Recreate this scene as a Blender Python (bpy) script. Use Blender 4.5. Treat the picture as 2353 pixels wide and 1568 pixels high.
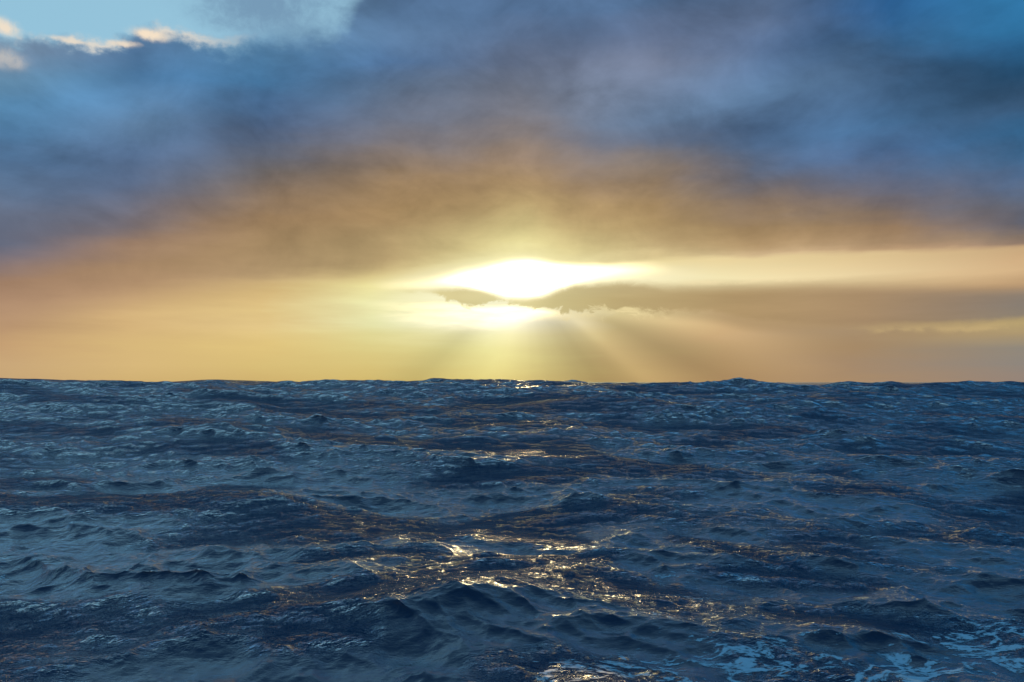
import bpy, math, random
import numpy as np

# ------------------------------------------------------------------ camera, exposure
S = bpy.context.scene
for o in list(bpy.data.objects):
    bpy.data.objects.remove(o, do_unlink=True)
LENS = 28.0
CAM_H = 8.3      # the deck of a ship down in a trough, looking at the face of a long swell
PITCH = math.atan(94 / 1830.0)
cam_data = bpy.data.cameras.new('camera')
cam_data.lens = LENS
cam_data.sensor_width = 36.0
cam_data.clip_start = 0.1
cam_data.clip_end = 90000
cam = bpy.data.objects.new('camera', cam_data)
S.collection.objects.link(cam)
cam.location = (0, 0, CAM_H)
cam.rotation_euler = (math.pi / 2 + PITCH, 0, 0)
S.camera = cam
S.view_settings.view_transform = 'Standard'
S.view_settings.look = 'None'
S.view_settings.gamma = 1
S.view_settings.exposure = 0
S.view_settings.use_curve_mapping = False
S.cycles.max_bounces = 3
S.cycles.diffuse_bounces = 1
S.cycles.glossy_bounces = 2
S.cycles.transparent_max_bounces = 6
S.cycles.sample_clamp_direct = 10.0
S.cycles.sample_clamp_indirect = 4.0


def ray(px, py):
    """direction of a point of the 2353 x 1568 survey sheet -> (azimuth, elevation) in degrees"""
    u = (px - 1176.5) / 1830.0
    v = -(py - 784.0) / 1830.0
    y = math.cos(PITCH) - v * math.sin(PITCH)
    z = math.sin(PITCH) + v * math.cos(PITCH)
    return math.degrees(math.atan2(u, y)), math.degrees(math.atan2(z, math.hypot(u, y)))


def swell(y):
    """the long swell the ship lies in: trough by the ship, crest at eye level 85 m off, lower ones behind"""
    y = np.asarray(y, dtype=np.float64)
    t = np.clip((y - 5.0) / 80.0, -1.0, 3.0)
    rise = 8.6 * np.sign(t) * np.abs(t) ** 1.4
    k = 0.22
    front = -k * np.logaddexp(-rise / k, -(8.0 / k) * np.ones_like(rise))
    w = np.clip((y - 90.0) / 60.0, 0, 1)
    w = w * w * (3 - 2 * w)
    far_z = 4.0 - 1.6 * np.cos(2 * np.pi * (y - 170.0) / 200.0) * np.exp(-np.maximum(y - 170.0, 0) / 500.0)
    return np.where(y < 0, 0.0 * y, front * (1 - w) + np.minimum(far_z, 5.2) * w)


def on_water(px, py, up=0.0):
    a, e = ray(px, py)
    t = math.tan(math.radians(e))
    d = 5.0
    while d < 83:
        if CAM_H + t * d <= float(swell(d * math.cos(math.radians(a)))) + up:
            break
        d += 0.1
    return d * math.sin(math.radians(a)), d * math.cos(math.radians(a))


SUN_AZ, SUN_EL = ray(1205, 632)

# ------------------------------------------------------------------ world: Nishita air + broken cloud deck
W = bpy.data.worlds.new('World')
S.world = W
W.use_nodes = True
NT = W.node_tree
NT.nodes.clear()


class V:
    """a tiny expression wrapper round node sockets"""
    tree = NT

    def __init__(s, sock):
        s.s = sock

    def __add__(a, b): return m2('ADD', a, b)
    def __radd__(a, b): return m2('ADD', b, a)
    def __sub__(a, b): return m2('SUBTRACT', a, b)
    def __rsub__(a, b): return m2('SUBTRACT', b, a)
    def __mul__(a, b): return m2('MULTIPLY', a, b)
    def __rmul__(a, b): return m2('MULTIPLY', b, a)
    def __truediv__(a, b): return m2('DIVIDE', a, b)


def put(sock, val):
    if isinstance(val, V):
        V.tree.links.new(val.s, sock)
    else:
        sock.default_value = val


def m2(op, a, b=None, c=None, clamp=False):
    n = V.tree.nodes.new('ShaderNodeMath')
    n.operation = op
    n.use_clamp = clamp
    put(n.inputs[0], a)
    if b is not None: put(n.inputs[1], b)
    if c is not None: put(n.inputs[2], c)
    return V(n.outputs[0])


def step(x, lo, hi):
    n = V.tree.nodes.new('ShaderNodeMapRange')
    n.interpolation_type = 'SMOOTHSTEP'
    put(n.inputs['Value'], x)
    put(n.inputs['From Min'], lo)
    put(n.inputs['From Max'], hi)
    n.inputs['To Min'].default_value = 0
    n.inputs['To Max'].default_value = 1
    return V(n.outputs[0])


def gauss(*terms):
    s = None
    for x, w in terms:
        t = x / w
        t = t * t
        s = t if s is None else s + t
    return m2('POWER', math.e, s * -1.0)


def vec(x, y, z):
    n = V.tree.nodes.new('ShaderNodeCombineXYZ')
    put(n.inputs[0], x); put(n.inputs[1], y); put(n.inputs[2], z)
    return V(n.outputs[0])


def noise(v, scale, detail=4.0, rough=0.55, dist=0.0, typ='FBM'):
    n = V.tree.nodes.new('ShaderNodeTexNoise')
    n.noise_type = typ
    put(n.inputs['Vector'], v)
    n.inputs['Scale'].default_value = scale
    n.inputs['Detail'].default_value = detail
    n.inputs['Roughness'].default_value = rough
    n.inputs['Distortion'].default_value = dist
    return V(n.outputs[0])


def srgb(c):
    r = []
    for x in c:
        x = x / 255.0
        r.append(x / 12.92 if x <= 0.04045 else ((x + 0.055) / 1.055) ** 2.4)
    return (r[0], r[1], r[2], 1.0)


def mix(f, a, b, mode='MIX'):
    n = V.tree.nodes.new('ShaderNodeMix')
    n.data_type = 'RGBA'
    n.blend_type = mode
    n.clamp_factor = True
    put(n.inputs[0], f)
    for i, x in ((6, a), (7, b)):
        if isinstance(x, V): put(n.inputs[i], x)
        else: n.inputs[i].default_value = x
    return V(n.outputs[2])


def scale_col(c, f):
    n = V.tree.nodes.new('ShaderNodeVectorMath')
    n.operation = 'SCALE'
    if isinstance(c, V): put(n.inputs[0], c)
    else: n.inputs[0].default_value = c[:3]
    put(n.inputs['Scale'], f)
    return V(n.outputs[0])


def add_col(a, b):
    n = V.tree.nodes.new('ShaderNodeVectorMath')
    n.operation = 'ADD'
    put(n.inputs[0], a); put(n.inputs[1], b)
    return V(n.outputs[0])


def curve(x, pts, lo, hi, ylo, yhi):
    """piecewise smooth y(x) through pts"""
    n = V.tree.nodes.new('ShaderNodeFloatCurve')
    c = n.mapping.curves[0]
    pts = sorted(pts)
    P = [((p[0] - lo) / (hi - lo), (p[1] - ylo) / (yhi - ylo)) for p in pts]
    while len(c.points) < len(P):
        c.points.new(0.5, 0.5)
    for q, p in zip(c.points, P):
        q.location = p
        q.handle_type = 'AUTO'
    n.mapping.extend = 'HORIZONTAL'
    n.mapping.use_clip = False
    n.mapping.update()
    t = (x - lo) / (hi - lo)
    put(n.inputs['Value'], t)
    n.inputs['Factor'].default_value = 1
    return V(n.outputs[0]) * (yhi - ylo) + ylo


def edge(az, pix):
    """an edge given by points of the survey sheet, as elevation over azimuth"""
    pts = [ray(*p) for p in pix]
    lo, hi = min(p[0] for p in pts), max(p[0] for p in pts)
    ylo, yhi = min(p[1] for p in pts) - 1, max(p[1] for p in pts) + 1
    return curve(az, pts, lo, hi, ylo, yhi)


def ramp(x, stops, lo, hi):
    n = V.tree.nodes.new('ShaderNodeValToRGB')
    cr = n.color_ramp
    cr.interpolation = 'LINEAR'
    stops = sorted(stops)
    while len(cr.elements) < len(stops):
        cr.elements.new(0.5)
    for i, (t, c) in enumerate(stops):
        cr.elements[i].position = (t - lo) / (hi - lo)
    for i, (t, c) in enumerate(stops):
        cr.elements[i].color = srgb(c)
    put(n.inputs[0], (x - lo) / (hi - lo))
    return V(n.outputs[0])


geo = NT.nodes.new('ShaderNodeTexCoord')
D = V(geo.outputs['Generated'])
sep = NT.nodes.new('ShaderNodeSeparateXYZ')
put(sep.inputs[0], D)
dx, dy, dz = (V(sep.outputs[i]) for i in range(3))
DEG = 180 / math.pi
az0 = m2('ARCTAN2', dx, dy) * DEG
el0 = m2('ARCSINE', dz) * DEG
# cloud-plane coordinates: the deck is flat and seen in perspective
pz = m2('MAXIMUM', dz, 0.0) + 0.09
cp = vec(dx / pz, dy / pz, 0.0)
n_big = noise(cp, 0.55, 3, 0.55)
n_mid = noise(cp, 1.7, 4, 0.55, 0.3)
n_dir = noise(vec(dx, dy, dz * 2.2), 5.0, 4, 0.55)
n_fin = noise(vec(dx, dy, dz * 2.0), 16.0, 5, 0.6)
n_str = noise(vec(dx, dy, dz * 9.0), 6.0, 5, 0.55)
az = az0 + (n_dir - 0.5) * 5.0
warp = (n_dir - 0.5) * 3.2 + (n_big - 0.5) * 1.5
# keep the structure near the horizon fine
wk = step(el0, 2.0, 16.0)
el = el0 + warp * wk

# --- lower edge of the deck
deck_e = edge(az0, [(-600, 760), (0, 735), (200, 705), (400, 675), (600, 652), (800, 640), (950, 622), (1080, 604),
                    (1200, 588), (1320, 600), (1500, 603), (1650, 596), (1800, 588), (2050, 584), (2200, 578), (2353, 568), (2900, 560)])
t_deck = el0 - deck_e + (n_str - 0.5) * 1.0 + warp * wk

# deck colour: columns over azimuth, height above the deck's own edge
def deck_col(px, rows):
    out = []
    for py, c in rows:
        out.append((py, c))
    return px, out

cols = [
 (0,    [(735,(190,150,112)),(690,(172,134,102)),(650,(160,124,96)),(600,(124,112,118)),(560,(98,104,124)),(500,(96,106,128)),(440,(84,110,142)),(380,(76,114,154)),(320,(70,122,166)),(240,(76,136,180)),(190,(92,142,178)),(120,(110,138,166)),(0,(120,160,190))]),
 (300,  [(688,(190,152,108)),(650,(172,136,98)),(610,(164,130,94)),(560,(150,120,98)),(520,(124,112,114)),(470,(104,108,126)),(420,(88,108,140)),(360,(80,110,148)),(300,(84,120,156)),(240,(74,122,164)),(180,(60,112,156)),(110,(70,110,150)),(0,(110,150,185))]),
 (600,  [(652,(196,164,112)),(620,(174,144,100)),(570,(162,132,90)),(510,(156,124,86)),(460,(140,118,98)),(400,(118,112,112)),(350,(98,106,124)),(300,(76,102,138)),(240,(66,108,152)),(180,(60,124,174)),(120,(74,130,174)),(60,(86,132,170)),(0,(96,134,168))]),
 (900,  [(630,(206,184,122)),(600,(182,156,104)),(550,(170,144,96)),(490,(164,132,86)),(430,(156,126,88)),(370,(136,118,104)),(320,(116,112,118)),(260,(98,108,128)),(200,(88,112,142)),(140,(70,110,154)),(80,(80,116,154)),(0,(70,104,142))]),
 (1200, [(588,(240,232,170)),(560,(224,210,140)),(520,(204,186,122)),(470,(184,156,102)),(420,(166,136,94)),(360,(152,128,106)),(300,(130,120,118)),(240,(112,114,126)),(180,(104,112,130)),(120,(92,108,136)),(60,(84,108,142)),(0,(72,104,142))]),
 (1500, [(603,(222,200,140)),(570,(196,170,116)),(520,(172,142,92)),(470,(160,130,86)),(420,(146,122,96)),(360,(122,114,112)),(310,(94,108,132)),(260,(92,116,146)),(200,(104,122,150)),(150,(110,122,148)),(100,(92,108,138)),(50,(82,104,138)),(0,(72,104,142))]),
 (1750, [(590,(206,176,130)),(560,(176,144,98)),(520,(156,126,84)),(470,(140,118,98)),(420,(112,108,114)),(370,(86,102,128)),(320,(70,100,136)),(280,(70,102,140)),(220,(84,120,158)),(170,(80,112,150)),(110,(74,100,136)),(60,(84,106,140)),(0,(80,106,142))]),
 (2050, [(584,(196,158,116)),(560,(168,136,100)),(530,(156,124,90)),(500,(128,112,104)),(450,(104,104,118)),(400,(86,100,128)),(340,(68,104,148)),(280,(62,112,158)),(220,(60,100,140)),(170,(52,88,124)),(110,(38,88,130)),(50,(24,88,138)),(0,(14,86,140))]),
 (2353, [(568,(160,130,108)),(545,(140,120,104)),(520,(104,104,116)),(470,(92,102,122)),(420,(72,100,136)),(360,(52,104,148)),(300,(40,106,154)),(250,(54,94,132)),(200,(42,84,120)),(150,(24,84,126)),(100,(14,92,140)),(50,(8,104,154)),(0,(4,108,160))]),
]
TOP = [(8, (86, 128, 164)), (30, (92, 138, 176)), (64, (84, 134, 178))]
deck = None
prev_a = None
for px, rows in cols:
    ed_a = ray(px, rows[0][0])
    stops = []
    for py, c in rows:
        a, e = ray(px, py)
        stops.append((e - ed_a[1], c))
    # beyond the frame the deck goes on in the same blues
    ct = rows[-1][1]
    tl = stops[-1][0]
    for dt, c in TOP:
        k = min(1.0, dt / 40.0)
        stops.append((tl + dt * 0.6, tuple(ct[i] * (1 - k) + c[i] * k for i in range(3))))
    stops.append((-3.0, tuple(min(255, x * 1.04) for x in rows[0][1])))
    rc = ramp(t_deck, stops, -3.0, 75.0)
    a = ray(px, 400)[0]
    if deck is None:
        deck = rc
    else:
        deck = mix(m2('DIVIDE', az - prev_a, a - prev_a, clamp=True), deck, rc)
    prev_a = a

# cloud relief inside the deck
n_cl = noise(vec(dx, dy, dz * 1.5), 9.0, 5, 0.6, 0.5)
relief = (n_big - 0.5) * 0.55 + (n_mid - 0.5) * 0.6 + (n_dir - 0.5) * 0.4 + (n_cl - 0.5) * 1.05 + (n_fin - 0.5) * 0.5 + 0.05
for (bx, by, wx, wy, k) in ((1420, 165, 2.6, 1.7, 0.16), (1610, 195, 3.4, 1.5, 0.16), (1715, 85, 2.6, 2.0, 0.13), (1255, 195, 2.0, 1.5, -0.10),
                            (1700, 298, 6.0, 1.5, -0.20), (1930, 130, 4.0, 2.0, -0.16), (2120, 200, 5.0, 1.6, -0.20), (2300, 240, 4.5, 1.8, -0.12),
                            (880, 120, 2.4, 1.5, 0.14), (590, 150, 3.0, 2.0, -0.06), (150, 210, 2.0, 0.9, 0.10), (170, 290, 3.0, 2.4, 0.12),
                            (240, 515, 4.0, 0.9, -0.10), (1400, 300, 3.0, 3.0, 0.06), (640, 330, 5.0, 2.2, -0.12), (850, 215, 3.0, 2.0, -0.10)):
    a_, e_ = ray(bx, by)
    relief = relief + gauss((az - a_ + (n_fin - 0.5) * 3.0, wx), (el0 - e_ + (n_cl - 0.5) * 3.0, wy)) * k
deck = scale_col(deck, 1.0 + relief * (wk * 0.75 + 0.12))
hsv = NT.nodes.new('ShaderNodeHueSaturation')
hsv.inputs['Saturation'].default_value = 0.92
put(hsv.inputs['Color'], deck)
deck = V(hsv.outputs[0])

# --- air below the deck
low_cols = [
 (0,    [(878,(198,164,120)),(840,(202,168,122)),(790,(196,158,116)),(750,(184,148,112)),(700,(172,138,108))]),
 (300,  [(878,(208,176,116)),(840,(216,184,124)),(790,(216,184,124)),(750,(212,178,124)),(700,(206,172,122)),(650,(190,156,112))]),
 (600,  [(878,(208,178,112)),(840,(216,188,120)),(790,(226,198,128)),(750,(228,200,138)),(715,(224,196,134)),(690,(220,190,130)),(650,(212,182,124))]),
 (850,  [(878,(212,186,112)),(840,(218,196,124)),(800,(222,206,136)),(770,(226,216,150)),(745,(234,232,176)),(700,(236,232,174)),(660,(236,226,160)),(620,(226,206,140))]),
 (1130, [(878,(216,198,122)),(840,(222,210,138)),(800,(230,222,154)),(770,(240,234,180)),(740,(252,250,226)),(700,(248,244,206)),(660,(255,252,226)),(600,(240,234,180))]),
 (1400, [(878,(192,164,108)),(840,(192,166,112)),(800,(196,172,120)),(760,(206,184,132)),(720,(222,204,150)),(690,(216,196,140)),(640,(255,248,206)),(600,(236,220,160))]),
 (1650, [(878,(182,148,104)),(840,(182,150,106)),(800,(180,150,108)),(760,(184,154,112)),(720,(188,160,118)),(680,(190,164,120)),(640,(246,232,182)),(600,(236,214,160))]),
 (1950, [(878,(170,140,106)),(840,(166,138,108)),(800,(166,138,104)),(760,(168,142,110)),(720,(176,146,106)),(680,(184,154,112)),(630,(234,212,164)),(595,(226,200,150))]),
 (2353, [(878,(150,132,120)),(840,(142,134,126)),(800,(144,136,124)),(765,(172,150,112)),(740,(180,158,112)),(700,(140,126,110)),(660,(184,150,112)),(620,(214,180,136)),(580,(204,170,128))]),
]
low = None
el_l = el0 + (n_str - 0.5) * 0.55
az_l = az0 + (n_str - 0.5) * 5.0
for px, rows in low_cols:
    stops = [(ray(px, py)[1], c) for py, c in rows]
    stops.append((12.0, rows[-1][1]))
    stops.append((-2.0, rows[0][1]))
    rc = ramp(el_l, stops, -2.0, 12.0)
    a = ray(px, 780)[0]
    low = rc if low is None else mix(m2('DIVIDE', az_l - prev_a, a - prev_a, clamp=True), low, rc)
    prev_a = a

# pale streaks of thin cloud in the low air
streak = (n_str - 0.5) * step(el0, 1.0, 5.0) * 0.25
low = scale_col(low, 1.0 + streak)

# --- sun behind the gap
sa, se = SUN_AZ, SUN_EL
rx = az0 - sa
ry = el0 - se
glow_w = gauss((rx, 9.0), (ry, 3.2))
glow_c = gauss((rx, 2.2), (ry, 1.3))
glow_m = gauss((rx, 4.2), (ry, 2.4))

# lens-shaped openings
op_t = edge(az0, [(780, 668), (880, 656), (960, 644), (1050, 622), (1120, 610), (1200, 598), (1290, 604), (1400, 602), (1480, 605), (1560, 620), (1660, 640)])
op_b = edge(az0, [(780, 668), (880, 664), (960, 662), (1050, 662), (1120, 674), (1200, 686), (1290, 664), (1400, 642), (1480, 634), (1560, 628), (1660, 640)])
nf = (n_fin - 0.5) * 0.6
hot1 = step(op_t - el0 + nf * 0.5, -0.45, 0.70) * step(el0 - op_b + nf * 0.4, -0.35, 0.60)
hot1 = hot1 * step(az0, ray(780, 640)[0], ray(950, 640)[0]) * (1.0 - step(az0, ray(1420, 640)[0], ray(1640, 640)[0]))
lo_t = edge(az0, [(820, 700), (950, 690), (1040, 694), (1100, 702), (1180, 700), (1240, 706), (1300, 716), (1400, 722)])
lo_b = edge(az0, [(820, 738), (950, 744), (1040, 752), (1100, 754), (1180, 744), (1240, 732), (1300, 724), (1400, 722)])
hot2 = step(lo_t - el0 + nf * 0.5, -0.15, 0.35) * step(el0 - lo_b + nf * 0.7, -0.5, 0.5)
hot2 = hot2 * step(az0, ray(800, 640)[0], ray(1080, 640)[0]) * (1.0 - step(az0, ray(1250, 640)[0], ray(1370, 640)[0]))

low = mix(step(glow_w, 0.1, 1.0) * 0.22, low, srgb((250, 240, 186)))
warm_white = (1.0, 0.80, 0.46, 1)
streaks = step(noise(vec(dx, dy, dz * 7.0), 14.0, 5, 0.6), 0.36, 0.62)
disc = gauss((rx, 1.55), (ry, 1.15))
low_hot = add_col(low, scale_col(warm_white, hot1 * 0.5 + hot1 * hot1 * (0.4 + glow_m * 4.0) + hot2 * (0.12 + streaks * 0.35) + hot2 * hot2 * glow_m * 2.2))

# --- dark bar of cloud in front of the sun's lower edge, widening to the right
bar_t = edge(az0, [(900, 668), (960, 664), (1060, 661), (1130, 672), (1200, 686), (1280, 666), (1360, 650), (1450, 644), (1560, 650), (1700, 650), (1850, 644), (2050, 648), (2200, 652), (2353, 652), (2900, 640)])
bar_b = edge(az0, [(900, 668), (960, 674), (1040, 690), (1100, 703), (1160, 704), (1230, 708), (1300, 718), (1400, 708), (1480, 712), (1600, 716), (1750, 740), (1900, 748), (2050, 746), (2200, 742), (2353, 737), (2900, 730)])
bn = (n_fin - 0.5) * 0.8 + (noise(vec(dx, dy, dz * 1.6), 30.0, 6, 0.65, 0.6) - 0.5) * (0.4 + 2.4 * step(az0, -6.5, -3.5) * (1.0 - step(az0, 10.0, 14.0)))
soft_r = step(az0, 4.0, 14.0)
bar = step(bar_t - el0 + bn * 0.25, -0.15, 0.42 + soft_r * 0.5) * step(el0 - bar_b + bn, -0.10, 0.26 + soft_r * 0.1)
bar_col = ramp(az0, [(-9, (226, 212, 146)), (-4, (206, 190, 128)), (0.5, (214, 202, 140)), (3, (196, 180, 122)), (8, (182, 160, 112)), (16, (174, 146, 104)), (24, (166, 138, 106)), (29, (150, 130, 110)), (34, (128, 122, 116))], -10, 40)
bar_col = scale_col(bar_col, 1.0 + (n_str - 0.5) * 0.35)
low_hot = mix(bar * 0.80, low_hot, bar_col)
low_hot = add_col(low_hot, scale_col(warm_white, disc * 1.0 + glow_c * 0.10))

# ragged bright rim under the bar
rimn = noise(vec(dx, dy, dz * 1.2), 46.0, 4, 0.65)
rim = gauss((el0 - bar_b + bn + 0.28, 0.22)) * step(az0, 2.0, 3.5) * (1.0 - step(az0, 9.0, 12.0)) * step(rimn, 0.35, 0.6)
low_hot = mix(rim * 0.6, low_hot, srgb((242, 222, 166)))
rim2 = gauss((el0 - bar_t + (n_fin - 0.5) * 0.9 - 0.05, 0.16)) * step(az0, 11.5, 13.5) * (1.0 - step(az0, 18.0, 24.0)) * step(rimn, 0.35, 0.6)
low_hot = mix(rim2 * 0.45, low_hot, srgb((248, 226, 176)))
rim3 = gauss((el0 - bar_b + (n_fin - 0.5) * 1.2 + 0.30, 0.25)) * step(az0, 22.0, 26.0) * step(n_fin, 0.4, 0.6)
low_hot = mix(rim3 * 0.5, low_hot, srgb((206, 178, 124)))

# --- crepuscular rays fanning from behind the bar
ang = m2('ARCTAN2', rx, m2('MAXIMUM', ry * -1.0, 0.05))
rad = m2('SQRT', rx * rx + ry * ry)
rayn = noise(vec(ang, 0.37, 0.0), 2.2, 3, 0.55)
rays = (step(rayn, 0.36, 0.66) - 0.45)
shade1 = gauss((ang - 0.55, 0.24)) * 0.8 + gauss((ang - 1.08, 0.10)) * 0.6 + gauss((ang - 1.46, 0.05)) * 0.6 + gauss((ang + 0.80, 0.14)) * 0.6
light1 = gauss((ang + 0.2, 0.26)) * 0.5 + gauss((ang - 0.86, 0.07)) * 0.4 + gauss((ang - 1.29, 0.09)) * 0.9
rmask = step(rad, 2.2, 4.0) * (1.0 - step(rad, 13.0, 24.0)) * step(bar_b - el0, 0.1, 1.0) * (1.0 - step(az0, 20.0, 28.0)) * step(az0, -14.0, -7.0)
low_hot = scale_col(low_hot, 1.0 + rmask * (rays * 0.05 + light1 * 0.38 - shade1 * 0.26))

# --- join deck and low air
soft = curve(az0, [(-40, 1.6), (-16, 1.1), (-6, 0.55), (4, 0.35), (12, 0.35), (35, 0.45)], -40, 40, 0, 2)
dm = step(t_deck + (n_fin - 0.5) * 0.25, soft * -0.75, soft * 0.75)
deck_lit = mix(glow_m * 0.45, deck, srgb((250, 238, 172)))
deck_lit = mix(step(glow_c, 0.15, 1.0) * 0.7, deck_lit, srgb((255, 252, 226)))
sky = mix(dm, low_hot, deck_lit)

# --- clear air seen past the deck, upper left, with sunlit rims
nish = NT.nodes.new('ShaderNodeTexSky')
nish.sky_type = 'NISHITA'
nish.sun_disc = False
nish.sun_elevation = math.radians(SUN_EL)
nish.sun_rotation = math.radians(SUN_AZ)
nish.air_density = 1.0
nish.dust_density = 0.6
nish.ozone_density = 1.5
NISH = 0.12
air = scale_col(V(nish.outputs[0]), NISH)
pale = srgb((150, 200, 224))
clear = mix(0.86, air, pale)
gap_e = edge(az0, [(-700, 60), (-300, 90), (0, 112), (90, 92), (150, 96), (230, 104), (290, 96), (330, 80), (400, 84), (450, 104), (510, 112), (580, 92), (660, 88), (740, 84), (790, 50), (840, -30), (950, -180), (1200, -420)])
gn = (n_fin - 0.5) * 2.6 + (noise(vec(dx, dy, dz), 55.0, 5, 0.6) - 0.5) * 1.2 + (n_dir - 0.5) * 1.6
over = el0 - gap_e + gn
gf = noise(vec(dx, dy, dz), 80.0, 4, 0.65, 0.4)
hardL = 1.0 - step(az0, -24.0, -17.0)
gap = step(over, hardL * 0.6 - 1.1, 1.5 - hardL * 0.7)
# small grey cloud hanging inside the opening
isl = gauss((az0 - ray(610, 10)[0] + gn * 1.6, 5.0), (el0 - ray(610, 0)[1] + gn * 0.8, 2.3))
isl = step(isl * (0.5 + gf), 0.05, 1.0)
clear = mix(isl * 0.85, clear, srgb((112, 146, 176)))
# higher up the opening is broken by more cloud
up = step(noise(cp, 1.3, 3, 0.55, 0.4), 0.40, 0.62) * step(el0, 27.0, 36.0)
clear = mix(up * 0.8, clear, scale_col(srgb((112, 150, 184)), 1.0 + relief))
high = step(el0 + (n_big - 0.5) * 6.0, 30.0, 47.0)  # sky above the strip darkened so steep wave faces mirror little light
fill_strip = step(el0 + (n_big - 0.5) * 5.0 + (n_mid - 0.5) * 3.0 - step(az0, -20.0, 30.0) * -2.0, 27.5, 34.0)  # pale sky strip added above the frame to brighten the sea's reflections
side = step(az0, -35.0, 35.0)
fill_blue = mix(side, mix(high, (0.50, 0.86, 1.08, 1), (0.03, 0.09, 0.17, 1)), mix(high, (0.05, 0.27, 0.58, 1), (0.012, 0.055, 0.12, 1)))
fill_blue = scale_col(fill_blue, 1.0 + relief)
sky = mix(fill_strip, sky, fill_blue)
sky = mix(gap, sky, clear)
rl = gauss((over - 0.25, 0.30)) * step(noise(vec(dx, dy, dz), 22.0, 4, 0.55), 0.44, 0.60) * hardL
sky = mix(rl * 0.6, sky, srgb((250, 232, 208)))
for (bx, by, wx, wy, k) in ((348, 80, 1.25, 0.38, 1.0), (285, 100, 0.9, 0.2, 0.8), (165, 92, 1.3, 0.2, 0.7), (10, 62, 0.9, 0.6, 0.9), (15, 138, 1.2, 0.6, 0.4)):
    a, e = ray(bx, by)
    b = step(gauss((az0 - a + gn * 0.45, wx), (el0 - e + gn * 0.30, wy)) * (0.35 + 1.5 * gf), 0.10, 1.15)
    sky = mix(b * k, sky, srgb((246, 226, 200)))

# --- right and overhead: gaps of deep blue, the rest of the dome behind the viewer is the same broken deck
behind = m2('DIVIDE', step(dy * -1.0, -0.25, 0.6), 1.0)
dome_n = step(n_big * 0.6 + n_mid * 0.4, 0.42, 0.60)
dome = mix(dome_n, scale_col(air, 1.3), scale_col(srgb((104, 142, 178)), 1.0 + relief * 1.2))
sky = mix(behind * step(el0, -1.0, 8.0), sky, dome)

bg = NT.nodes.new('ShaderNodeBackground')
put(bg.inputs['Color'], sky)
bg.inputs['Strength'].default_value = 1.0
out = NT.nodes.new('ShaderNodeOutputWorld')
NT.links.new(bg.outputs[0], out.inputs[0])
W.cycles.sampling_method = 'MANUAL'
W.cycles.sample_map_resolution = 512

# ------------------------------------------------------------------ sun
sd = bpy.data.lights.new('sun', 'SUN')
sd.energy = 2.0
sd.angle = math.radians(2.2)   # veiled by thin cloud, so wider than the bare disc
sd.color = (1.0, 0.66, 0.30)
sun = bpy.data.objects.new('sun', sd)
S.collection.objects.link(sun)
sun.rotation_euler = (math.radians(90 - SUN_EL), 0, math.radians(180 - SUN_AZ))

# ------------------------------------------------------------------ sea surface
rng = np.random.default_rng(7)
G = 9.81
WIND = math.radians(-104)      # waves run towards the viewer, a little to the left
LP = 40.0                      # dominant wavelength
HS = 1.7


def cascade(L, N, lmin, lmax, seed, turn=0.0):
    """height and horizontal displacement of one wavelength band, periodic over L metres"""
    r = np.random.default_rng(seed)
    k1 = np.fft.fftfreq(N, d=L / N) * 2 * math.pi
    kx, ky = np.meshgrid(k1, k1, indexing='ij')
    k = np.hypot(kx, ky)
    k[0, 0] = 1e-6
    kp = 2 * math.pi / LP
    w = np.sqrt(G * k)
    wp = math.sqrt(G * kp)
    sig = np.where(w < wp, 0.07, 0.09)
    pk = 2.6 ** np.exp(-((w / wp - 1) ** 2) / (2 * sig ** 2))
    Sk = k ** -4.0 * np.exp(-1.25 * (kp / k) ** 2) * pk
    th = np.arctan2(ky, kx) - WIND - turn
    sp = np.clip(13.0 * (k / kp) ** -0.30, 3.2, 14.0)
    Dth = np.abs(np.cos(th / 2)) ** (2 * sp)
    norm = np.sqrt(sp)
    S2 = Sk * Dth * norm
    lam = 2 * math.pi / k
    S2 = np.where((lam >= lmin) & (lam < lmax), S2, 0)
    dk = 2 * math.pi / L
    amp = np.sqrt(S2) * dk
    ph = (r.standard_normal((N, N)) + 1j * r.standard_normal((N, N))) / math.sqrt(2)
    H = amp * ph
    f = lambda A: np.real(np.fft.ifft2(A)) * N * N * math.sqrt(2)
    h = f(H)
    Dx = f(-1j * kx / k * H)
    Dy = f(-1j * ky / k * H)
    sx = f(1j * kx * H)
    sy = f(1j * ky * H)
    return dict(L=L, N=N, lmin=lmin, h=h.astype(np.float32), dx=Dx.astype(np.float32), dy=Dy.astype(np.float32),
                ss=float(np.sqrt((sx ** 2 + sy ** 2).mean())))


casc = [cascade(613.0, 512, 22.0, 400.0, 11),
        cascade(211.0, 512, 5.5, 22.0, 12),
        cascade(71.0, 512, 1.9, 5.5, 13, 0.12),
        cascade(29.3, 512, 0.62, 1.9, 14, -0.15),
        cascade(12.7, 512, 0.22, 0.62, 15, 0.45),
        cascade(4.9, 512, 0.08, 0.22, 16, -0.2)]
hs = 4 * math.sqrt(sum(float((c['h'] ** 2).mean()) for c in casc))
K = HS / hs
for c in casc:
    for q in ('h', 'dx', 'dy'):
        c[q] *= K
    c['ss'] *= K
GAIN = [0.30, 1.0, 1.6, 1.95, 1.15, 0.45]
CHOP = [1.2, 1.5, 1.25, 1.15, 0.9, 0.7]


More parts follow.
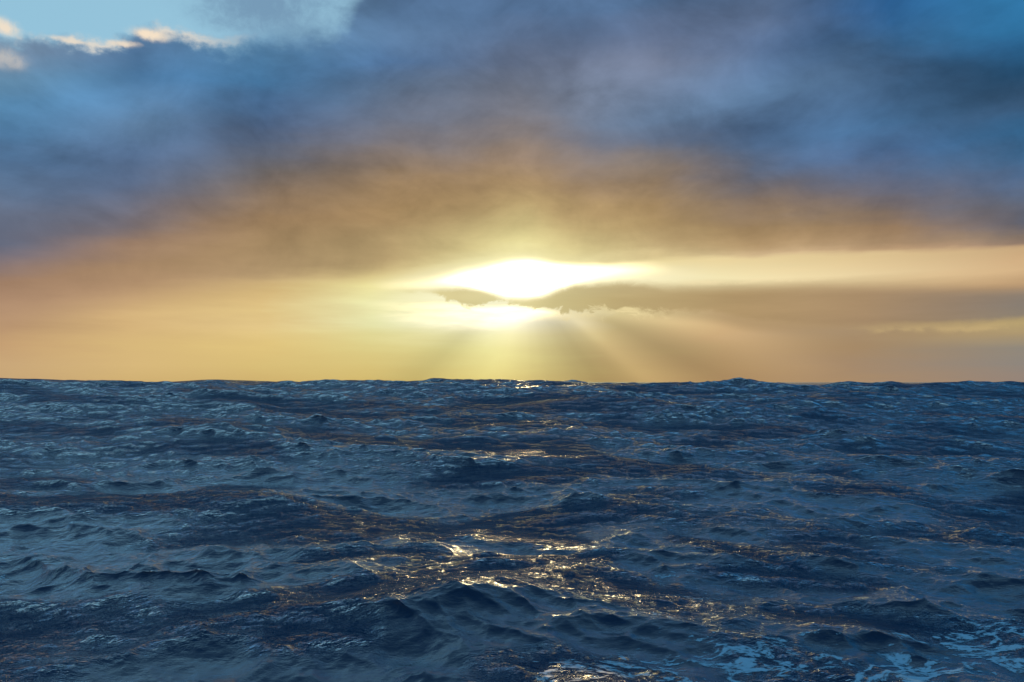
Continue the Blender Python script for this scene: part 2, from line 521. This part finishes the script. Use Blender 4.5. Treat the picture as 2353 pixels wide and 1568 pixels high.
def samp(A, L, x, y, ang):
    N = A.shape[0]
    ca, sa_ = math.cos(ang), math.sin(ang)
    u = (x * ca + y * sa_) / L * N
    v = (-x * sa_ + y * ca) / L * N
    i = np.floor(u).astype(np.int64); j = np.floor(v).astype(np.int64)
    fu = (u - i).astype(np.float32); fv = (v - j).astype(np.float32)
    i0 = i % N; j0 = j % N; i1 = (i0 + 1) % N; j1 = (j0 + 1) % N
    return (A[i0, j0] * (1 - fu) + A[i1, j0] * fu) * (1 - fv) + (A[i0, j1] * (1 - fu) + A[i1, j1] * fu) * fv


# polar grid: fine where the water can be told apart, coarse elsewhere, one closed sheet to the horizon
FINE = math.radians(36)
az_f = np.linspace(-FINE, FINE, 1750)
az_c = np.linspace(FINE, 2 * math.pi - FINE, 72)[1:-1]
AZ = np.concatenate([az_f, az_c])
rows = [0.4]
while rows[-1] < 15.0:
    rows.append(rows[-1] * 1.15)
while rows[-1] < 96.0:
    g = 1.0021 + 0.0016 * min(1.0, max(0.0, (math.log(rows[-1]) - 3.4) / 1.2))
    rows.append(rows[-1] * g)
while rows[-1] < 60000:
    g = min(1.3, g * 1.005 + 0.0002)
    rows.append(rows[-1] * g)
R = np.array(rows)
NR, NA = len(R), len(AZ)
RR, AA = np.meshgrid(R, AZ, indexing='ij')
X = (RR * np.sin(AA)).astype(np.float64)
Y = (RR * np.cos(AA)).astype(np.float64)
dR = np.gradient(R)
cell = np.repeat(dR[:, None], NA, 1)
dA = np.gradient(np.concatenate([AZ, [AZ[0] + 2 * math.pi]]))[:NA]
cell = np.maximum(cell, RR * dA[None, :])


def sstep(x, a, b):
    t = np.clip((x - a) / (b - a), 0, 1)
    return t * t * (3 - 2 * t)


calm_patches = []


def swell_profile():
    """individually observed seas: crest position on the survey sheet, width across, length along view, height, bearing"""
    seas = [
        # px,   py,  half width, half depth, height, turn(deg)
        (1400, 1195, 1.9, 1.2, 0.62, 20),
        (1100, 1370, 2.6, 1.8, 0.75, 38),
        (590, 1068, 2.2, 1.4, 0.42, 5),
        (660, 1150, 2.0, 1.1, 0.28, -8),
        (1700, 1112, 1.5, 1.1, 0.42, 0),
        (1555, 1032, 1.8, 1.3, 0.32, 0),
        (1900, 1212, 1.9, 1.0, 0.30, -4),
        (2060, 1110, 2.2, 1.2, 0.30, -14),
        (1370, 1092, 1.4, 1.0, 0.28, 10),
        (230, 1380, 1.8, 0.9, 0.34, -8),
        (600, 1515, 1.0, 0.7, 0.30, 30),
        (130, 1296, 2.4, 1.0, 0.34, 4),
        (860, 1240, 1.8, 1.0, 0.25, 10),
        (270, 1005, 1.8, 1.2, 0.26, 4),
        (1750, 1420, 1.6, 0.9, 0.25, 0),
        (1350, 1370, 1.4, 0.8, 0.22, -10),
        (160, 1105, 1.8, 0.9, 0.24, 0),
        (2270, 1035, 1.6, 1.0, 0.24, 0),
        (460, 1265, 1.7, 0.9, 0.28, 0),
        (1330, 965, 1.8, 1.2, 0.24, 0),
    ]
    z = np.zeros_like(X)
    wa = samp(casc[2]['dx'], casc[2]['L'], X + 5, Y, 0.0) * 2.2
    wb = samp(casc[2]['dy'], casc[2]['L'], X + 5, Y, 0.0) * 2.2
    for px, py, wx, wy, hh, turn in seas:
        cx, cy = on_water(px, py, hh * 0.8)
        t = math.radians(turn)
        u = (X + wa - cx) * math.cos(t) + (Y + wb - cy) * math.sin(t)
        v = -(X + wa - cx) * math.sin(t) + (Y + wb - cy) * math.cos(t)
        # steeper on the viewer's side, a long back
        wv = np.where(v < 0, wy * 0.75, wy * 1.5)
        q = np.sqrt((u / wx) ** 2 + (v / wv) ** 2 + 0.02)
        z += hh * 0.85 * np.exp(-q * 1.5)
    # heads of the seas on the crest of the swell, which make the uneven skyline
    for px, d, wx, wy, hh in ((-40, 83, 9, 9, 1.15), (90, 85, 7, 9, 0.75), (300, 85, 12, 9, 0.1), (470, 85, 3.4, 5, 0.62), (600, 85, 4.5, 5, 0.66), (1000, 85, 3.2, 5, 0.6), (1190, 85, 5, 6, 0.4),
                              (1310, 85, 6, 6, 0.35), (1545, 85, 4.5, 5, 0.55), (1705, 83, 4.2, 5, 0.95), (1790, 84, 7, 6, 0.5), (2060, 85, 5, 5, 0.3), (2300, 84, 5, 5, 0.55)):
        a_ = math.radians(ray(px, 880)[0])
        cx, cy = d * math.tan(a_), d
        q = np.sqrt(((X - cx) / (wx * 0.6)) ** 2 + ((Y - cy) / (wy * 0.6)) ** 2 + 0.04)
        z += hh * 0.55 * np.exp(-q * 1.2)
    # smoother backs of the nearer seas lean away from the ship and catch the low bright sky
    calm = np.zeros_like(X)
    for x1, y1, x2, y2, wv, sl in ((560, 1430, 1180, 1322, 1.2, 0.20), (590, 1480, 860, 1478, 0.7, 0.20), (980, 1240, 1130, 1180, 0.7, 0.20), (1130, 1172, 1420, 1160, 0.9, 0.20),
                                   (1130, 1212, 1340, 1232, 0.9, 0.20), (1170, 1335, 1420, 1265, 0.7, 0.20), (960, 1100, 1400, 1085, 1.3, 0.20), (1120, 1033, 1350, 1026, 1.6, 0.20),
                                   (1130, 925, 1330, 915, 2.4, 0.20), (1000, 975, 1300, 970, 2.0, 0.20), (1530, 1220, 1900, 1330, 0.5, 0.18), (1600, 1300, 2050, 1340, 0.5, 0.18),
                                   (1750, 1405, 2200, 1455, 0.6, 0.16), (380, 1445, 560, 1425, 0.7, 0.15), (640, 1300, 1000, 1270, 0.8, 0.18), (1000, 1290, 1330, 1280, 0.7, 0.18)):
        ax, ay = on_water(x1, y1); bx, by = on_water(x2, y2)
        cx, cy = (ax + bx) / 2, (ay + by) / 2
        L2 = math.hypot(bx - ax, by - ay) / 2
        # how far this back leans: enough to mirror the sky just over the horizon
        own = float(swell(cy + 0.5) - swell(cy - 0.5))
        dep = math.degrees(math.atan((CAM_H - float(swell(cy))) / cy))
        want = 9.5 if 1000 < (x1 + x2) / 2 < 1420 else 11.5
        sl = (own - math.tan(math.radians((want - dep) / 2))) * (sl / 0.2)
        wv = wv * 1.35
        t = math.atan2(by - ay, bx - ax)
        xx = X + 0.35 * wa - cx; yy = Y + 0.35 * wb - cy
        u = xx * math.cos(t) + yy * math.sin(t)
        v = -xx * math.sin(t) + yy * math.cos(t)
        win = np.exp(-np.abs(u / (L2 * 1.05)) ** 3 - (v / wv) ** 2)
        z -= sl * v * win
        calm = np.maximum(calm, win)
    calm_patches.append(calm)
    return z + swell(Y)


Z = swell_profile()
DX = np.zeros_like(X); DY = np.zeros_like(X)
lost = np.zeros_like(X)
far = 1 - 0.3 * sstep(RR, 90, 400)
e1 = samp(casc[1]['h'], 211.0 * 0.8, X + 71, Y - 33, 0.0); e1 = e1 / e1.std()
e2 = samp(casc[2]['h'], 71.0 * 2.1, X - 13, Y + 57, 0.0); e2 = e2 / e2.std()
group_env = np.clip(1.0 + 0.28 * e1 + 0.26 * e2, 0.4, 1.5)
group_env = group_env * (1 - 0.8 * calm_patches[0])
for n, c in enumerate(casc):
    w = sstep(c['lmin'] / cell, 0.9, 2.2) * GAIN[n] * far
    # the chop comes in groups: rough patches and smooth ones
    if n == 1:
        w = w * (1 - 0.5 * calm_patches[0])
    if n >= 2:
        w = w * (group_env if n < 4 else 0.35 + 0.65 * group_env)
    h = samp(c['h'], c['L'], X + 37.1 * n, Y + 11.7 * n, 0.0)
    ax = samp(c['dx'], c['L'], X + 37.1 * n, Y + 11.7 * n, 0.0)
    ay = samp(c['dy'], c['L'], X + 37.1 * n, Y + 11.7 * n, 0.0)
    Z += h * w
    DX += ax * w * CHOP[n]
    DY += ay * w * CHOP[n]
    lost += (c['ss'] * GAIN[n]) ** 2 * (1 - np.clip(w / GAIN[n], 0, 1))
X2 = X - DX
Y2 = Y - DY
print('HS factor', K, 'slopes', [round(c['ss'], 3) for c in casc], 'grid', NR, NA, NR * NA)

co = np.stack([X2, Y2, Z], -1).astype(np.float32).reshape(-1, 3)
ii = np.arange(NR - 1)[:, None]; jj = np.arange(NA)[None, :]
j2 = (jj + 1) % NA
a = ii * NA + jj; b = ii * NA + j2; c_ = (ii + 1) * NA + j2; d = (ii + 1) * NA + jj
quads = np.stack([a, b, c_, d], -1).reshape(-1, 4).astype(np.int32)


def mesh_from(name, co, quads, attrs=None):
    me = bpy.data.meshes.new(name)
    me.vertices.add(len(co))
    me.vertices.foreach_set('co', np.ascontiguousarray(co, dtype=np.float32).ravel())
    me.loops.add(quads.size)
    me.loops.foreach_set('vertex_index', np.ascontiguousarray(quads).ravel())
    me.polygons.add(len(quads))
    me.polygons.foreach_set('loop_start', np.arange(0, quads.size, 4, dtype=np.int32))
    me.polygons.foreach_set('loop_total', np.full(len(quads), 4, dtype=np.int32))
    me.update(calc_edges=True)
    me.shade_smooth()
    for k, v in (attrs or {}).items():
        at = me.attributes.new(k, 'FLOAT', 'POINT')
        at.data.foreach_set('value', np.ascontiguousarray(v, dtype=np.float32).ravel())
    return me


def new_mat(name):
    m = bpy.data.materials.new(name)
    m.use_nodes = True
    m.node_tree.nodes.clear()
    V.tree = m.node_tree
    return m


def bump(h, strength, dist, normal=None):
    n = V.tree.nodes.new('ShaderNodeBump')
    put(n.inputs['Strength'], strength)
    n.inputs['Distance'].default_value = dist
    put(n.inputs['Height'], h)
    if normal is not None: put(n.inputs['Normal'], normal)
    return V(n.outputs[0])


def water_material():
    m = new_mat('sea_water')
    t = m.node_tree
    g_ = t.nodes.new('ShaderNodeNewGeometry')
    P = V(g_.outputs['Position'])
    at = t.nodes.new('ShaderNodeAttribute'); at.attribute_name = 'lost_chop'
    L = V(at.outputs['Fac'])
    mp = t.nodes.new('ShaderNodeMapping')
    mp.inputs['Rotation'].default_value = (0, 0, math.radians(-14))
    mp.inputs['Scale'].default_value = (0.55, 1.0, 1.0)
    put(mp.inputs['Vector'], P)
    Q = V(mp.outputs[0])
    mp2 = t.nodes.new('ShaderNodeMapping')
    mp2.inputs['Rotation'].default_value = (0, 0, math.radians(10))
    mp2.inputs['Scale'].default_value = (0.28, 1.0, 1.0)
    put(mp2.inputs['Vector'], P)
    fine = noise(V(mp2.outputs[0]), 9.0, 4, 0.6, 0.3)
    mid = noise(Q, 2.6, 4, 0.6, 0.4)
    wide = noise(Q, 1.4, 5, 0.65, 0.3)
    nrm = bump(wide, m2('MULTIPLY', L, 1.0, clamp=True), 1.3)
    nrm = bump(mid, 0.12, 0.10, nrm)
    nrm = bump(fine, 0.3, 0.03, nrm)
    body = t.nodes.new('ShaderNodeBsdfDiffuse')
    body.inputs['Color'].default_value = (0.0001, 0.021, 0.060, 1)
    gl = t.nodes.new('ShaderNodeBsdfGlossy')
    gl.distribution = 'MULTI_GGX'
    gl.inputs['Color'].default_value = (0.82, 0.93, 1.0, 1)
    gl.inputs['Roughness'].default_value = 0.08
    put(gl.inputs['Normal'], nrm)
    fr = t.nodes.new('ShaderNodeFresnel')
    fr.inputs['IOR'].default_value = 1.6
    put(fr.inputs['Normal'], nrm)
    fac = m2('MULTIPLY_ADD', V(fr.outputs[0]), 1.9, -0.085, clamp=True)
    mx = t.nodes.new('ShaderNodeMixShader')
    put(mx.inputs[0], fac)
    t.links.new(body.outputs[0], mx.inputs[1]); t.links.new(gl.outputs[0], mx.inputs[2])
    o = t.nodes.new('ShaderNodeOutputMaterial')
    t.links.new(mx.outputs[0], o.inputs[0])
    return m


lostn = np.clip(np.sqrt(lost) / 0.18, 0, 1).ravel()
me = mesh_from('sea', co, quads, {'lost_chop': lostn})
sea = bpy.data.objects.new('sea', me)
S.collection.objects.link(sea)
sea['kind'] = 'structure'
sea['label'] = 'dark blue open sea with short choppy waves and golden glitter under the sun'
me.materials.append(water_material())


# ------------------------------------------------------------------ foam lying on the water
def foam_material():
    m = new_mat('sea_foam')
    t = m.node_tree
    g_ = t.nodes.new('ShaderNodeNewGeometry')
    at = t.nodes.new('ShaderNodeAttribute'); at.attribute_name = 'cover'
    C = V(at.outputs['Fac'])
    mp = t.nodes.new('ShaderNodeMapping')
    mp.inputs['Rotation'].default_value = (0, 0, math.radians(-22))
    mp.inputs['Scale'].default_value = (0.55, 1.0, 0.5)
    put(mp.inputs['Vector'], V(g_.outputs['Position']))
    Q = V(mp.outputs[0])
    n1 = noise(Q, 0.75, 5, 0.55, 1.2)
    n2 = noise(Q, 2.4, 5, 0.6, 0.8)
    patch = noise(Q, 0.33, 3, 0.5, 0.6)
    lace = 1.0 - m2('ABSOLUTE', (n1 - 0.5) * 2.0) * 3.2
    lace2 = 1.0 - m2('ABSOLUTE', (n2 - 0.5) * 2.0) * 3.0
    a_ = lace * 0.95 + lace2 * 0.45 + (patch - 0.5) * 1.3 + (n2 - 0.5) * 0.9 + (noise(Q, 7.0, 4, 0.6, 0.5) - 0.5) * 1.3
    al = step(a_ + C * 1.1 - 1.90, 0.0, 0.40) * m2('MULTIPLY', C, 2.0, clamp=True)
    d = t.nodes.new('ShaderNodeBsdfPrincipled')
    d.inputs['Base Color'].default_value = (0.20, 0.47, 0.66, 1)
    d.inputs['Roughness'].default_value = 0.6
    put(d.inputs['Normal'], bump(n2, 0.6, 0.05))
    tr = t.nodes.new('ShaderNodeBsdfTransparent')
    mx = t.nodes.new('ShaderNodeMixShader')
    put(mx.inputs[0], al * 0.85)
    t.links.new(tr.outputs[0], mx.inputs[1]); t.links.new(d.outputs[0], mx.inputs[2])
    o = t.nodes.new('ShaderNodeOutputMaterial')
    t.links.new(mx.outputs[0], o.inputs[0])
    return m


FOAM = foam_material()


def foam(name, label, spots):
    cov = np.zeros((NR, NA))
    for px, py, wx, wy, k in spots:
        cx, cy = on_water(px, py)
        cov = np.maximum(cov, k * np.exp(-((X - cx) / wx) ** 2 - ((Y - cy) / wy) ** 2))
    cov[RR < 15] = 0
    cf = cov.ravel()
    keep = (cf[quads] > 0.05).any(1)
    q = quads[keep]
    ids, inv = np.unique(q, return_inverse=True)
    c2 = co[ids].copy()
    c2[:, 2] += 0.012
    me = mesh_from(name, c2, inv.reshape(-1, 4).astype(np.int32), {'cover': cf[ids]})
    me.materials.append(FOAM)
    o = bpy.data.objects.new(name, me)
    S.collection.objects.link(o)
    o['kind'] = 'stuff'
    o['label'] = label
    return o


foam('sea_foam', 'lacy pale blue foam spread over the dark water in the lower right foreground',
     [(1500, 1560, 3.2, 2.6, 0.85), (1750, 1520, 3.5, 2.2, 0.9), (2050, 1540, 3.5, 2.4, 1.0), (2330, 1480, 3.0, 1.7, 1.1), (2100, 1465, 3.0, 0.9, 0.95), (1560, 1430, 2.5, 1.2, 0.6), (1300, 1560, 2.4, 1.3, 0.75), (1050, 1565, 1.6, 0.8, 0.5), (1880, 1470, 2.6, 0.8, 0.8)])
foam('sea_foam', 'thin scattered foam below the tall middle wave crest',
     [(1520, 1310, 2.6, 2.0, 0.75), (1640, 1350, 2.2, 1.6, 0.65), (1420, 1290, 1.6, 1.0, 0.55)])
foam('sea_foam', 'faint foam patches on the choppy water at the left foreground',
     [(20, 1310, 1.8, 1.2, 0.8), (350, 1440, 2.6, 1.0, 0.5), (620, 1380, 1.4, 1.2, 0.6), (100, 1500, 3.0, 1.4, 0.5), (560, 1520, 1.6, 1.0, 0.6)])
foam('sea_foam', 'small white splash on a breaking crest left of the middle of the sea',
     [(578, 1118, 0.35, 0.22, 1.1)])
